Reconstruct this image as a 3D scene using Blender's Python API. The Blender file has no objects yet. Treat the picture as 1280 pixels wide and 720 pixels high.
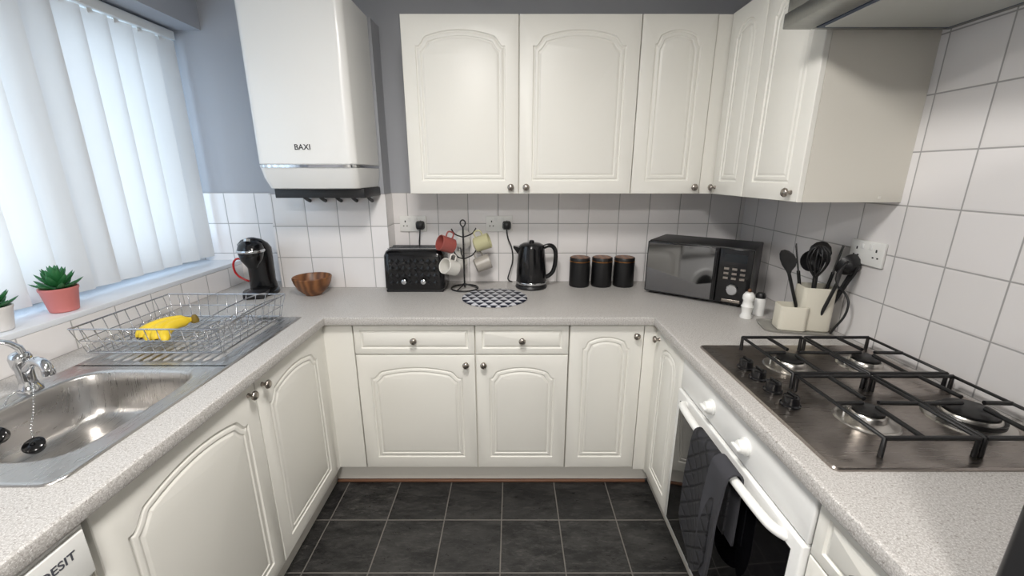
import bpy, bmesh, math, random
from mathutils import Vector, Matrix
try:
    if 'DEBUGRUN' not in globals(): open('/tmp/kitchen_v5.py','w').write(open(__file__).read())
except Exception as e: print('nosave',e)
random.seed(4)
D=bpy.data
SC=bpy.context.scene
COL=SC.collection
def srgb(r,g,b):
    f=lambda c:(c/255/12.92) if c/255<=0.04045 else ((c/255+0.055)/1.055)**2.4
    return (f(r),f(g),f(b),1)
# ---------------------------------------------------------------- materials
def mat(name,col,rough=0.5,metal=0.0,**kw):
    m=D.materials.new(name); m.use_nodes=True
    b=m.node_tree.nodes['Principled BSDF']
    b.inputs['Base Color'].default_value=col
    b.inputs['Roughness'].default_value=rough
    b.inputs['Metallic'].default_value=metal
    for k,v in kw.items(): b.inputs[k].default_value=v
    nt=m.node_tree
    n=nt.nodes.new('ShaderNodeTexNoise'); n.inputs['Scale'].default_value=9
    tc=nt.nodes.new('ShaderNodeTexCoord'); nt.links.new(tc.outputs['Object'],n.inputs['Vector'])
    mr=nt.nodes.new('ShaderNodeMapRange')
    mr.inputs['To Min'].default_value=max(0.02,rough-0.04); mr.inputs['To Max'].default_value=min(1,rough+0.04)
    nt.links.new(n.outputs[0],mr.inputs[0]); nt.links.new(mr.outputs[0],b.inputs['Roughness'])
    return m
class NT:
    def __init__(s,m): s.t=m.node_tree; s.b=s.t.nodes['Principled BSDF']
    def new(s,k,**kw):
        n=s.t.nodes.new(k)
        for a,v in kw.items(): setattr(n,a,v)
        return n
    def lk(s,a,b): s.t.links.new(a,b)
    def math(s,op,a,b=None,c=None):
        n=s.new('ShaderNodeMath',operation=op)
        for i,v in enumerate((a,b,c)):
            if v is None: continue
            if isinstance(v,(int,float)): n.inputs[i].default_value=v
            else: s.lk(v,n.inputs[i])
        return n.outputs[0]
    def mix(s,f,a,b):
        n=s.new('ShaderNodeMix',data_type='RGBA')
        for sock,v in ((n.inputs[0],f),(n.inputs[6],a),(n.inputs[7],b)):
            if isinstance(v,(int,float)): sock.default_value=v
            elif isinstance(v,tuple): sock.default_value=v
            else: s.lk(v,sock)
        return n.outputs[2]
    def rng(s,v,a,b,c=0.0,d=1.0):
        n=s.new('ShaderNodeMapRange'); s.lk(v,n.inputs[0])
        for i,x in enumerate((a,b,c,d)): n.inputs[i+1].default_value=x
        return n.outputs[0]
    def noise(s,vec,scale,detail=3,rough=.5):
        n=s.new('ShaderNodeTexNoise'); n.inputs['Scale'].default_value=scale
        n.inputs['Detail'].default_value=detail; n.inputs['Roughness'].default_value=rough
        s.lk(vec,n.inputs['Vector']); return n.outputs[0]
    def bump(s,h,st,dist=0.01):
        n=s.new('ShaderNodeBump'); n.inputs['Strength'].default_value=st; n.inputs['Distance'].default_value=dist
        s.lk(h,n.inputs['Height']); s.lk(n.outputs[0],s.b.inputs['Normal'])
def grid_edge(N,u,v,pitch,g,soft):
    fs=[]
    for w in (u,v):
        fr=N.math('FRACT',w)
        d=N.math('ABSOLUTE',N.math('SUBTRACT',fr,0.5))
        fs.append(N.rng(d,0.5-g/pitch-soft/pitch,0.5-g/pitch+.0001))
    return N.math('MAXIMUM',fs[0],fs[1])

def m_walltile():
    m=mat('white_wall_tile',srgb(226,224,224),.18)
    N=NT(m); g=N.new('ShaderNodeNewGeometry')
    sp=N.new('ShaderNodeSeparateXYZ'); N.lk(g.outputs['Position'],sp.inputs[0])
    sn=N.new('ShaderNodeSeparateXYZ'); N.lk(g.outputs['Normal'],sn.inputs[0])
    isx=N.math('GREATER_THAN',N.math('ABSOLUTE',sn.outputs[0]),0.5)
    P=.1665
    ux=N.math('DIVIDE',N.math('SUBTRACT',sp.outputs[0],1.256-P*20),P)
    uy=N.math('DIVIDE',N.math('SUBTRACT',sp.outputs[1],1.20-P*20),P)
    u=N.math('ADD',N.math('MULTIPLY',ux,N.math('SUBTRACT',1.0,isx)),N.math('MULTIPLY',uy,isx))
    v=N.math('DIVIDE',N.math('SUBTRACT',sp.outputs[2],1.399-P*20),P)
    e=grid_edge(N,u,v,P,.0016,.0012)
    e2=grid_edge(N,u,v,P,.0016,.006)
    cb=N.new('ShaderNodeCombineXYZ'); N.lk(N.math('FLOOR',u),cb.inputs[0]); N.lk(N.math('FLOOR',v),cb.inputs[1])
    wn=N.new('ShaderNodeTexWhiteNoise'); N.lk(cb.outputs[0],wn.inputs[0])
    base=N.mix(wn.outputs[0],srgb(234,231,230),srgb(240,237,237))
    N.lk(N.mix(e,base,srgb(170,168,167)),N.b.inputs['Base Color'])
    N.lk(N.rng(e,0,1,.16,.7),N.b.inputs['Roughness'])
    nz=N.noise(g.outputs['Position'],14,2)
    h=N.math('ADD',N.math('MULTIPLY',nz,.35),N.math('MULTIPLY',e2,-.5))
    N.bump(h,.35,.004)
    return m
def m_floor():
    m=mat('slate_floor_tile',srgb(50,51,54),.4)
    N=NT(m); g=N.new('ShaderNodeNewGeometry')
    sp=N.new('ShaderNodeSeparateXYZ'); N.lk(g.outputs['Position'],sp.inputs[0])
    P=.2570
    u=N.math('DIVIDE',N.math('SUBTRACT',sp.outputs[0],-.0467-P*20),P)
    v=N.math('DIVIDE',N.math('SUBTRACT',sp.outputs[1],1.525-P*20),P)
    e=grid_edge(N,u,v,P,.0020,.001)
    cb=N.new('ShaderNodeCombineXYZ'); N.lk(N.math('FLOOR',u),cb.inputs[0]); N.lk(N.math('FLOOR',v),cb.inputs[1])
    wn=N.new('ShaderNodeTexWhiteNoise'); N.lk(cb.outputs[0],wn.inputs[0])
    va=N.new('ShaderNodeVectorMath',operation='SCALE'); va.inputs['Scale'].default_value=7.3; N.lk(wn.outputs[1],va.inputs[0])
    vb=N.new('ShaderNodeVectorMath',operation='ADD'); N.lk(g.outputs['Position'],vb.inputs[0]); N.lk(va.outputs[0],vb.inputs[1])
    mp=N.new('ShaderNodeMapping'); mp.inputs['Rotation'].default_value=(0,0,.7); mp.inputs['Scale'].default_value=(1,2.8,1); N.lk(vb.outputs[0],mp.inputs[0])
    n1=N.noise(mp.outputs[0],5.5,9,.74); n2=N.noise(mp.outputs[0],18,8,.8)
    c=N.mix(N.rng(n1,.42,.62),srgb(20,20,21),srgb(60,59,58))
    c=N.mix(N.rng(n2,.52,.70,0,.7),c,srgb(96,94,91))
    c=N.mix(N.rng(wn.outputs[0],0,1,0,.45),c,srgb(24,24,25))
    N.lk(N.mix(e,c,srgb(112,108,103)),N.b.inputs['Base Color'])
    N.lk(N.rng(n2,.35,.65,.24,.5),N.b.inputs['Roughness'])
    N.bump(N.math('SUBTRACT',N.math('ADD',n1,N.math('MULTIPLY',n2,.4)),N.math('MULTIPLY',e,.4)),.55,.006)
    return m
def m_worktop():
    m=mat('speckled_laminate',srgb(186,181,177),.42)
    N=NT(m); g=N.new('ShaderNodeNewGeometry'); p=g.outputs['Position']
    n1=N.noise(p,260,2,.6); n2=N.noise(p,150,3,.6); n3=N.noise(p,420,1,.5)
    c=N.mix(N.rng(n1,.40,.62),srgb(172,168,164),srgb(202,199,196))
    c=N.mix(N.rng(n2,.60,.66),c,srgb(148,142,137))
    c=N.mix(N.rng(n3,.62,.68),c,srgb(224,222,220))
    N.lk(c,N.b.inputs['Base Color'])
    return m
def m_steel(name,col,rough,ax=(1,40,1),rr=.08):
    m=mat(name,col,rough,1.0)
    N=NT(m); tc=N.new('ShaderNodeTexCoord')
    mp=N.new('ShaderNodeMapping'); mp.inputs['Scale'].default_value=ax; N.lk(tc.outputs['Object'],mp.inputs[0])
    n=N.noise(mp.outputs[0],12,4,.6)
    N.lk(N.rng(n,.3,.7,rough-rr,rough+rr),N.b.inputs['Roughness'])
    return m
WALLP=mat('grey_wall_paint',srgb(172,174,180),.75)
N=NT(WALLP); _g=N.new('ShaderNodeNewGeometry'); N.bump(N.noise(_g.outputs['Position'],180,2),.06,.002)
WALLF=mat('pale_wall_paint',srgb(222,220,216),.8)
CEIL=mat('white_ceiling_paint',srgb(238,236,232),.8)
TILE=m_walltile(); FLOOR=m_floor(); WTOP=m_worktop()
CAB=mat('white_vinyl_door',srgb(236,234,227),.40)
CABP=mat('white_carcass_panel',srgb(222,218,208),.45)
PLIN=mat('white_plinth',srgb(214,211,204),.5)
PINE=mat('brown_trim',srgb(108,74,54),.5)
PEWT=m_steel('pewter',srgb(168,160,152),.30,(1,1,1))
WHITE=mat('white_enamel',srgb(238,238,236),.24)
WPLAS=mat('white_plastic',srgb(238,238,235),.3)
CHROME=mat('chrome',srgb(205,207,210),.09,1.0)
SINK=m_steel('brushed_sink_steel',srgb(196,193,190),.30,(30,1,1),.06)
HOBM=m_steel('brushed_hob_steel',srgb(168,160,154),.30,(1,30,1),.06)
IRON=mat('cast_iron_black',srgb(20,20,21),.42)
BLK=mat('gloss_black_plastic',srgb(17,17,19),.14)
BLKM=mat('matt_black_plastic',srgb(24,24,26),.42)
TINB=mat('satin_black_tin',srgb(16,16,18),.45)
BLKG=mat('black_glass',srgb(8,8,10),.04)
MIRR=mat('mirror_glass',srgb(132,132,134),.05,1.0)
WIRE=mat('chrome_wire',srgb(190,192,196),.18,1.0)
ALU=m_steel('hood_aluminium',srgb(150,151,148),.38,(1,20,1))
HOODP=mat('hood_filter_panel',srgb(196,198,194),.45,.3)
GASK=mat('hood_blue_gasket',srgb(36,58,88),.4)
GOLD=mat('copper_rim',srgb(176,124,76),.3,1.0)
YEL=mat('banana_yellow',srgb(238,205,50),.5)
CREAMC=mat('cream_ceramic',srgb(216,211,196),.35)
GREYT=mat('grey_tray',srgb(150,148,142),.45)
RED=mat('red_plastic',srgb(190,30,35),.3)
POTR=mat('coral_pot',srgb(206,124,120),.5)
SOIL=mat('soil',srgb(50,38,30),.9)
LEAF=mat('succulent_green',srgb(45,110,62),.4)
INK=mat('print_ink',srgb(24,24,30),.5)
SCRN=mat('display_dark',srgb(30,34,38),.15)
SILLM=mat('white_sill',srgb(228,232,238),.3)
UPVC=mat('white_upvc',srgb(235,238,242),.3)
def m_wood():
    m=mat('turned_wood',srgb(150,95,50),.4); N=NT(m); tc=N.new('ShaderNodeTexCoord')
    w=N.new('ShaderNodeTexWave'); w.inputs['Scale'].default_value=9; w.inputs['Distortion'].default_value=6; w.inputs['Detail'].default_value=3
    N.lk(tc.outputs['Object'],w.inputs['Vector'])
    N.lk(N.mix(w.outputs['Fac'],srgb(96,58,32),srgb(140,92,54)),N.b.inputs['Base Color']); return m
WOOD=m_wood()
def m_quilt():
    m=mat('quilted_fabric',srgb(46,47,52),.9); N=NT(m); tc=N.new('ShaderNodeTexCoord')
    sp=N.new('ShaderNodeSeparateXYZ'); N.lk(tc.outputs['Object'],sp.inputs[0])
    a=N.math('MULTIPLY',N.math('ADD',sp.outputs[1],sp.outputs[2]),17.0); b=N.math('MULTIPLY',N.math('SUBTRACT',sp.outputs[1],sp.outputs[2]),17.0)
    e=grid_edge(N,a,b,.06,.001,.008)
    N.lk(N.mix(e,srgb(44,44,48),srgb(28,28,31)),N.b.inputs['Base Color'])
    N.bump(N.math('MULTIPLY',e,-1.0),.6,.006); return m
QUILT=m_quilt()
LINING=mat('grey_cotton',srgb(58,58,63),.9)
def m_mat():
    m=mat('patterned_mat',srgb(200,200,205),.5); N=NT(m); tc=N.new('ShaderNodeTexCoord')
    sp=N.new('ShaderNodeSeparateXYZ'); N.lk(tc.outputs['Object'],sp.inputs[0])
    x=N.math('MULTIPLY',sp.outputs[0],22.0); y=N.math('MULTIPLY',sp.outputs[1],22.0)
    row=N.math('MULTIPLY',N.math('FLOOR',y),.5)
    fx=N.math('FRACT',N.math('ADD',x,row)); fy=N.math('FRACT',y)
    tri=N.math('LESS_THAN',N.math('ABSOLUTE',N.math('SUBTRACT',N.math('MULTIPLY',fx,2.0),1.0)),N.math('SUBTRACT',1.0,fy))
    N.lk(N.mix(tri,srgb(28,32,50),srgb(206,207,212)),N.b.inputs['Base Color']); return m
PATM=m_mat()
def m_blind():
    m=D.materials.new('blind_fabric'); m.use_nodes=True; t=m.node_tree; t.nodes.clear()
    o=t.nodes.new('ShaderNodeOutputMaterial'); mx=t.nodes.new('ShaderNodeMixShader'); mx.inputs[0].default_value=.34
    d=t.nodes.new('ShaderNodeBsdfDiffuse'); d.inputs[0].default_value=srgb(226,225,224)
    tr=t.nodes.new('ShaderNodeBsdfTranslucent'); tr.inputs[0].default_value=srgb(236,228,222)
    n=t.nodes.new('ShaderNodeTexNoise'); n.inputs['Scale'].default_value=60
    tc=t.nodes.new('ShaderNodeTexCoord'); mp=t.nodes.new('ShaderNodeMapping'); mp.inputs['Scale'].default_value=(1,1,.06)
    t.links.new(tc.outputs['Object'],mp.inputs[0]); t.links.new(mp.outputs[0],n.inputs['Vector'])
    b=t.nodes.new('ShaderNodeBump'); b.inputs['Strength'].default_value=.15; t.links.new(n.outputs[0],b.inputs['Height'])
    t.links.new(b.outputs[0],d.inputs['Normal'])
    t.links.new(d.outputs[0],mx.inputs[1]); t.links.new(tr.outputs[0],mx.inputs[2]); t.links.new(mx.outputs[0],o.inputs[0]); return m
BLIND=m_blind()
def m_glass():
    m=D.materials.new('window_glass'); m.use_nodes=True; t=m.node_tree; t.nodes.clear()
    o=t.nodes.new('ShaderNodeOutputMaterial'); mx=t.nodes.new('ShaderNodeMixShader'); mx.inputs[0].default_value=.06
    tr=t.nodes.new('ShaderNodeBsdfTransparent'); gl=t.nodes.new('ShaderNodeBsdfGlossy'); gl.inputs['Roughness'].default_value=.02
    t.links.new(tr.outputs[0],mx.inputs[1]); t.links.new(gl.outputs[0],mx.inputs[2]); t.links.new(mx.outputs[0],o.inputs[0]); return m
WGLASS=m_glass()
def m_emit(name,col,st):
    m=D.materials.new(name); m.use_nodes=True; b=m.node_tree.nodes['Principled BSDF']
    b.inputs['Emission Color'].default_value=col; b.inputs['Emission Strength'].default_value=st; return m
# ---------------------------------------------------------------- geometry helpers
def root(name,loc=(0,0,0),rz=0):
    e=D.objects.new(name,None); e.empty_display_size=.05; COL.objects.link(e); e.location=loc; e.rotation_euler=(0,0,rz); return e
def sharpen(me,ang=38):
    bm=bmesh.new(); bm.from_mesh(me)
    bmesh.ops.recalc_face_normals(bm,faces=bm.faces)
    for f in bm.faces: f.smooth=True
    for e in bm.edges:
        e.smooth = (len(e.link_faces)==2 and e.calc_face_angle(0)<math.radians(ang))
    bm.to_mesh(me); bm.free()
def link(name,me,m,parent,loc=(0,0,0),rot=(0,0,0)):
    ob=D.objects.new(name,me); COL.objects.link(ob)
    for x in (m if isinstance(m,(list,tuple)) else [m]): me.materials.append(x)
    if parent: ob.parent=parent
    ob.location=loc; ob.rotation_euler=rot; return ob
def mesh(name,vs,fs,m,parent=None,loc=(0,0,0),rot=(0,0,0),ang=38):
    me=D.meshes.new(name); me.from_pydata([tuple(v) for v in vs],[],fs); me.update(); sharpen(me,ang)
    return link(name,me,m,parent,loc,rot)
def box(name,lo,hi,m,parent=None,bev=0,seg=3,loc=(0,0,0),rot=(0,0,0)):
    bm=bmesh.new(); bmesh.ops.create_cube(bm,size=1)
    for v in bm.verts:
        v.co=Vector([lo[i]+(hi[i]-lo[i])*(v.co[i]+.5) for i in range(3)])
    if bev: bmesh.ops.bevel(bm,geom=list(bm.edges),offset=bev,segments=seg,profile=.5,affect='EDGES')
    me=D.meshes.new(name); bm.to_mesh(me); bm.free(); sharpen(me,35)
    return link(name,me,m,parent,loc,rot)
def boxes(name,lst,m,parent=None,loc=(0,0,0),rot=(0,0,0),bev=0):
    bm=bmesh.new()
    for lo,hi in lst:
        r=bmesh.ops.create_cube(bm,size=1)
        for v in r['verts']: v.co=Vector([lo[i]+(hi[i]-lo[i])*(v.co[i]+.5) for i in range(3)])
    if bev: bmesh.ops.bevel(bm,geom=list(bm.edges),offset=bev,segments=2,profile=.5,affect='EDGES')
    me=D.meshes.new(name); bm.to_mesh(me); bm.free(); sharpen(me,35)
    return link(name,me,m,parent,loc,rot)
def loft(name,loops,m,parent=None,cap0=True,cap1=True,loc=(0,0,0),rot=(0,0,0),ang=38,closed=True):
    n=len(loops[0]); vs=[p for l in loops for p in l]; fs=[]
    for i in range(len(loops)-1):
        for j in range(n if closed else n-1):
            k=(j+1)%n; fs.append((i*n+j,i*n+k,(i+1)*n+k,(i+1)*n+j))
    if cap0: fs.append(tuple(range(n))[::-1])
    if cap1: fs.append(tuple((len(loops)-1)*n+j for j in range(n)))
    return mesh(name,vs,fs,m,parent,loc,rot,ang)
def lathe(name,prof,m,parent=None,loc=(0,0,0),rot=(0,0,0),seg=36,sx=1,sy=1,ang=38):
    loops=[[(r*math.cos(2*math.pi*j/seg)*sx,r*math.sin(2*math.pi*j/seg)*sy,z) for j in range(seg)] for r,z in prof]
    return loft(name,loops,m,parent,prof[0][0]>1e-4,prof[-1][0]>1e-4,loc,rot,ang)
def rrect(cx,cy,w,h,r,z,k=6):
    o=[]
    for qx,qy,a0 in ((1,1,0),(-1,1,90),(-1,-1,180),(1,-1,270)):
        for i in range(k+1):
            a=math.radians(a0+90*i/k); o.append((cx+qx*(w/2-r)+r*math.cos(a),cy+qy*(h/2-r)+r*math.sin(a),z))
    return o
def tube(name,paths,r,m,parent=None,smooth=True,cyclic=False,loc=(0,0,0),rot=(0,0,0),res=3):
    cu=D.curves.new(name,'CURVE'); cu.dimensions='3D'; cu.bevel_depth=r; cu.bevel_resolution=res; cu.use_fill_caps=True; cu.resolution_u=8
    for p in paths:
        if smooth and len(p)>2:
            s=cu.splines.new('NURBS'); s.points.add(len(p)-1)
            for q,c in zip(s.points,p): q.co=(*c,1)
            s.order_u=3; s.use_endpoint_u=not cyclic
        else:
            s=cu.splines.new('POLY'); s.points.add(len(p)-1)
            for q,c in zip(s.points,p): q.co=(*c,1)
        s.use_cyclic_u=cyclic
    tmp=D.objects.new('tmp',cu); COL.objects.link(tmp); bpy.context.view_layer.update()
    me=D.meshes.new_from_object(tmp.evaluated_get(bpy.context.evaluated_depsgraph_get()))
    D.objects.remove(tmp); D.curves.remove(cu); me.name=name
    me.materials.clear(); sharpen(me,60)
    return link(name,me,m,parent,loc,rot)
def text(name,s,size,m,parent,loc,rot,ext=.0004):
    cu=D.curves.new(name,'FONT'); cu.body=s; cu.size=size; cu.extrude=ext; cu.align_x='CENTER'; cu.align_y='CENTER'; cu.offset=size*.012
    tmp=D.objects.new('tmp',cu); COL.objects.link(tmp); bpy.context.view_layer.update()
    me=D.meshes.new_from_object(tmp.evaluated_get(bpy.context.evaluated_depsgraph_get()))
    D.objects.remove(tmp); me.name=name; me.materials.clear()
    return link(name,me,m,parent,loc,rot)
def door(parent,w,h,loc,rz=0,arch=.055,mx=.058,knob=None,name='door',t=.018):
    NS=81
    def sm(x): x=min(1,max(0,x)); return x*x*(3-2*x)
    def outline(d0):
        x1=w/2-mx; zb=mx; zt=h-mx-arch
        pts=[(-x1,zb),(x1,zb)]
        for i in range(NS):
            tt=1-2*i/(NS-1); a=abs(tt)
            hh=0
            if arch>0:
                hh=arch*(.42*sm((.93-a)/.17)+.58*(max(0,1-(a/.93)**2)))
            pts.append((x1*tt,zt+hh))
        n=len(pts); o=[]
        for i in range(n):
            p=Vector(pts[i]); a=Vector(pts[i-1]); b=Vector(pts[(i+1)%n])
            e1=(p-a).normalized(); e2=(b-p).normalized()
            n1=Vector((-e1.y,e1.x)); n2=Vector((-e2.y,e2.x)); nn=(n1+n2)
            if nn.length<1e-6: nn=n1
            nn.normalize(); k=d0/max(.55,nn.dot(n1))
            q=[p.x+nn.x*k,p.y+nn.y*k]
            lim=x1-d0
            q[0]=max(-lim,min(lim,q[0]))
            o.append(tuple(q))
        for i in range(3,n):
            if o[i][0]>o[i-1][0]: o[i]=(o[i-1][0],min(o[i][1],o[i-1][1]) if i<n/2 else o[i][1])
        return o
    def rect(ins):
        o=[(-w/2+ins,ins),(w/2-ins,ins)]
        for i in range(NS):
            tt=1-2*i/(NS-1); o.append(((w/2-ins)*tt,h-ins))
        return o
    L=[(rect(0),t),(rect(0),.003),(rect(.0012),.0008),(rect(.003),0),
       (outline(0),0),(outline(.003),.0045),(outline(.007),.0055),(outline(.011),.002),(outline(.013),.0012),
       (outline(.022),.0012),(outline(.025),.0042),(outline(.028),.0042),(outline(.035),.0005),(outline(.037),0)]
    if arch==0: L=L[:9]+[(outline(.016),0)]
    loops=[[(x+w/2,y,z) for x,z in l] for l,y in L]
    n=len(loops[0])
    vs=[p for l in loops for p in l]; fs=[]
    for i in range(len(loops)-1):
        for j in range(n):
            k=(j+1)%n; fs.append((i*n+j,i*n+k,(i+1)*n+k,(i+1)*n+j))
    fs.append(tuple(range(n))[::-1]); fs.append(tuple((len(loops)-1)*n+j for j in range(n)))
    ob=mesh(name,vs,fs,CAB,parent,loc,(0,0,rz),ang=25)
    if knob:
        c,s=math.cos(rz),math.sin(rz)
        kx,kz=knob
        kl=(loc[0]+kx*c,loc[1]+kx*s,loc[2]+kz)
        lathe('knob',[(0.001,-.001),(.008,0),(.0065,.004),(.005,.010),(.009,.014),(.0145,.018),(.0155,.023),(.012,.028),(.004,.030),(.0005,.0302)],PEWT,parent,kl,(math.radians(90),0,rz),seg=24,ang=70)
    return ob
H90=math.radians(90)
# ================================================================= ROOM
BY=2.33; RX=1.285; LX=-1.544; RCX=-1.77; CZ=2.46; FY=-2.2
floor=box('floor',(-2.0,FY-.1,-.1),(RX+.1,BY+.1,0),FLOOR)
box('ceiling',(-2.0,FY-.1,CZ),(RX+.1,BY+.1,CZ+.1),CEIL)
box('wall_back',(-2.0,BY,0),(RX+.1,BY+.1,CZ),WALLP)
box('wall_right',(RX,FY,0),(RX+.1,BY,CZ),WALLF)
box('wall_front',(-2.0,FY-.1,0),(RX+.1,FY,CZ),WALLF)  # unseen wall behind the camera, given pale paint to bounce light into the room
WY0,WY1=.35,BY
boxes('wall_left',[((-1.9,FY,0),(LX,WY0,CZ)),((-1.9,WY0,0),(LX,BY,1.005)),((-1.9,WY0,2.185),(LX,BY,CZ))],WALLP)
box('window_sill',(-1.80,WY0+.002,1.006),(LX+.006,BY-.008,1.027),SILLM,bev=.003)
bk=root('wall_tiles_back')
box('tile_panel',(RCX-.03,BY-.007,.9),(RX,BY-.0005,1.399),TILE,bk)
bx=root('trim_boxing')
box('boxed_pipe_section',(-1.25,2.2,.9),(-.66,BY-.0075,2.2),WALLP,bx)
box('boxed_tiles',(-1.255,2.193,.9),(-.654,BY-.0078,1.399),TILE,bx)
rt=root('wall_tiles_right')
box('tile_panel',(RX-.007,-.2,.9),(RX-.0005,BY-.0075,CZ-.003),TILE,rt)
lt=root('wall_tiles_left')
box('tile_panel',(LX+.0005,-1.0,.9),(LX+.006,BY-.0075,1.0055),TILE,lt)
w=root('window_1')
fr=[]
X0,X1=-1.86,-1.79
for z in (1.027,2.125): fr.append(((X0,WY0,z),(X1,BY-.001,z+.06)))
for y in (WY0,.95,1.60,BY-.065): fr.append(((X0+.002,y,1.03),(X1+.001,y+.06,2.18)))
boxes('frame',fr,UPVC,w,bev=.004)
sf=[]
for a,b in ((1.0,1.6),(1.66,2.26)):
    sf+=[((X0+.01,a+.01,1.09),(X1+.012,a+.05,2.12)),((X0+.01,b-.05,1.09),(X1+.012,b-.01,2.12)),((X0+.012,a+.01,1.09),(X1+.011,b-.01,1.13)),((X0+.012,a+.01,2.08),(X1+.011,b-.01,2.12))]
boxes('sash',sf,UPVC,w,bev=.003)
box('glass',(-1.83,WY0+.02,1.05),(-1.826,BY-.02,2.16),WGLASS,w)
vb=root('vertical_blind')
box('headrail',(-1.715,WY0+.02,2.135),(-1.665,2.31,2.175),WPLAS,vb,bev=.004)
vs=[];fs=[];clips=[];BZ0,BZ1=1.055,2.13
y=.40;i=0
while y<2.29:
    a=math.radians(17+random.uniform(-5,5)); wv=.127; ns=7
    base=len(vs)
    for z in (BZ0,BZ1):
        for k in range(ns):
            s=(k/(ns-1)-.5)*wv; bow=.006*(1-(2*k/(ns-1)-1)**2)
            vs.append((-1.69+s*math.sin(a)+bow*math.cos(a),y+s*math.cos(a)-bow*math.sin(a),z))
    for k in range(ns-1): fs.append((base+k,base+k+1,base+ns+k+1,base+ns+k))
    clips.append(((-1.694,y-.012,2.118),(-1.686,y+.012,2.14)))
    y+=.115
me=D.meshes.new('vanes'); me.from_pydata(vs,[],fs)
for p in me.polygons: p.use_smooth=True
me.update(); link('vanes',me,BLIND,vb)
boxes('clips',clips,WPLAS,vb)
tube('bottom_chain',[[(-1.70,.4,1.062),(-1.70,2.27,1.062)]],.0012,WPLAS,vb,smooth=False)
# ================================================================= WORKTOP
wk=root('kitchen_worktop')
z0,z1=.862,.9
HB=(-1.36,-.945,.745,1.21)
boxes('slab',[((LX+.0065,-.45,z0),(-.823,HB[2],z1)),((LX+.0065,HB[3],z0),(-.823,1.71,z1)),((LX+.0065,HB[2],z0),(HB[0],HB[3],z1)),((HB[1],HB[2],z0),(-.823,HB[3],z1)),
 ((LX+.0065,1.71,z0),(RX-.0075,BY-.0075,z1)),((.626,.445,z0),(RX-.0075,1.71,z1))],WTOP,wk)
prof=[(-.0101,.9),(-.005,.8995),(-.0015,.8975),(0,.893),(0,.868),(-.0015,.864),(-.005,.862),(-.0101,.862)]
loops=[]
for P,sx,sy in (((-.813,-.45),1,0),((-.813,1.70),1,1),((.616,1.70),-1,1),((.616,.445),-1,0)):
    l=[]
    for d,z in prof:
        l.append((P[0]+d*sx, P[1]-d*sy, z))
    loops.append(l)
loft('front_nosing',loops,WTOP,wk,True,True,ang=30)
# ================================================================= BASE CABINETS
def rl(name): return root(name)
DY=1.73; DZ0=.115; DZ1=.857; DRZ=.712
c=rl('base_cabinet')
boxes('carcass',[((-.708,DY+.019,.1),(.256,BY-.02,.861))],CABP,c)
box('plinth',(-.896,DY+.045,0.012),(.684,DY+.06,.112),PLIN,c)
box('plinth_bead',(-.88,DY+.03,0),(.67,DY+.045,.012),PINE,c,bev=.004)
door(c,.538,DRZ-DZ0-.003,(-.706,DY,DZ0),knob=(.538-.04,DRZ-DZ0-.045))
door(c,.416,DRZ-DZ0-.003,(-.163,DY,DZ0),knob=(.035,DRZ-DZ0-.045))
door(c,.538,DZ1-DRZ-.002,(-.706,DY,DRZ+.002),arch=0,mx=.028,knob=(.269,.07),name='drawer_front')
door(c,.416,DZ1-DRZ-.002,(-.163,DY,DRZ+.002),arch=0,mx=.028,knob=(.208,.07),name='drawer_front')
box('filler_panel',(-.853,DY+.001,DZ0),(-.711,DY+.018,.861),CAB,c,bev=.001)
c=rl('base_cabinet')
boxes('carcass',[((.258,DY+.019,.1),(.64,BY-.02,.861))],CABP,c)
door(c,.328,DZ1-DZ0,(.259,DY,DZ0),knob=(.328-.035,DZ1-DZ0-.05))
box('filler_post',(.591,DY+.004,.1),(.657,DY+.018,.861),CAB,c,bev=.001)
LDX=-.837
c=rl('base_cabinet')
boxes('carcass',[((LX+.01,.668,.1),(LDX-.019,1.745,.62)),((LX+.01,.668,.62),(LX+.05,1.745,.861)),((LDX-.05,.668,.62),(LDX-.019,1.745,.861))],CABP,c)
box('plinth',(LDX-.06,.66,0.0),(LDX-.045,1.775,.1),PLIN,c)
box('corner_post',(LDX-.018,1.7015,DZ0),(LDX-.003,1.7305,.861),CAB,c)
door(c,.546,DZ1-DZ0,(LDX,.671,DZ0),H90,knob=(.546-.035,DZ1-DZ0-.036),arch=.065)
door(c,.478,DZ1-DZ0,(LDX,1.221,DZ0),H90,knob=(.035,DZ1-DZ0-.036),arch=.06)
RDX=.64
c=rl('base_cabinet')
boxes('carcass',[((RDX+.019,1.415,.1),(RX-.01,1.748,.861))],CABP,c)
box('plinth',(RDX+.045,.45,0.0),(RDX+.06,1.775,.1),PLIN,c)
door(c,.292,DZ1-DZ0,(RDX,1.709,DZ0),-H90,knob=(.03,DZ1-DZ0-.05))
box('filler_post',(RDX+.004,1.711,.1),(RDX+.018,1.733,.861),CAB,c)
c=rl('base_cabinet')
boxes('carcass',[((RDX+.019,.448,.1),(RX-.01,.712,.861))],CABP,c)
door(c,.262,DZ1-DRZ-.002,(RDX,.712,DRZ+.002),-H90,arch=0,mx=.028,name='drawer_front',knob=(.131,.07))
door(c,.262,DRZ-DZ0-.003,(RDX,.712,DZ0),-H90,arch=.045,mx=.05)
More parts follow.
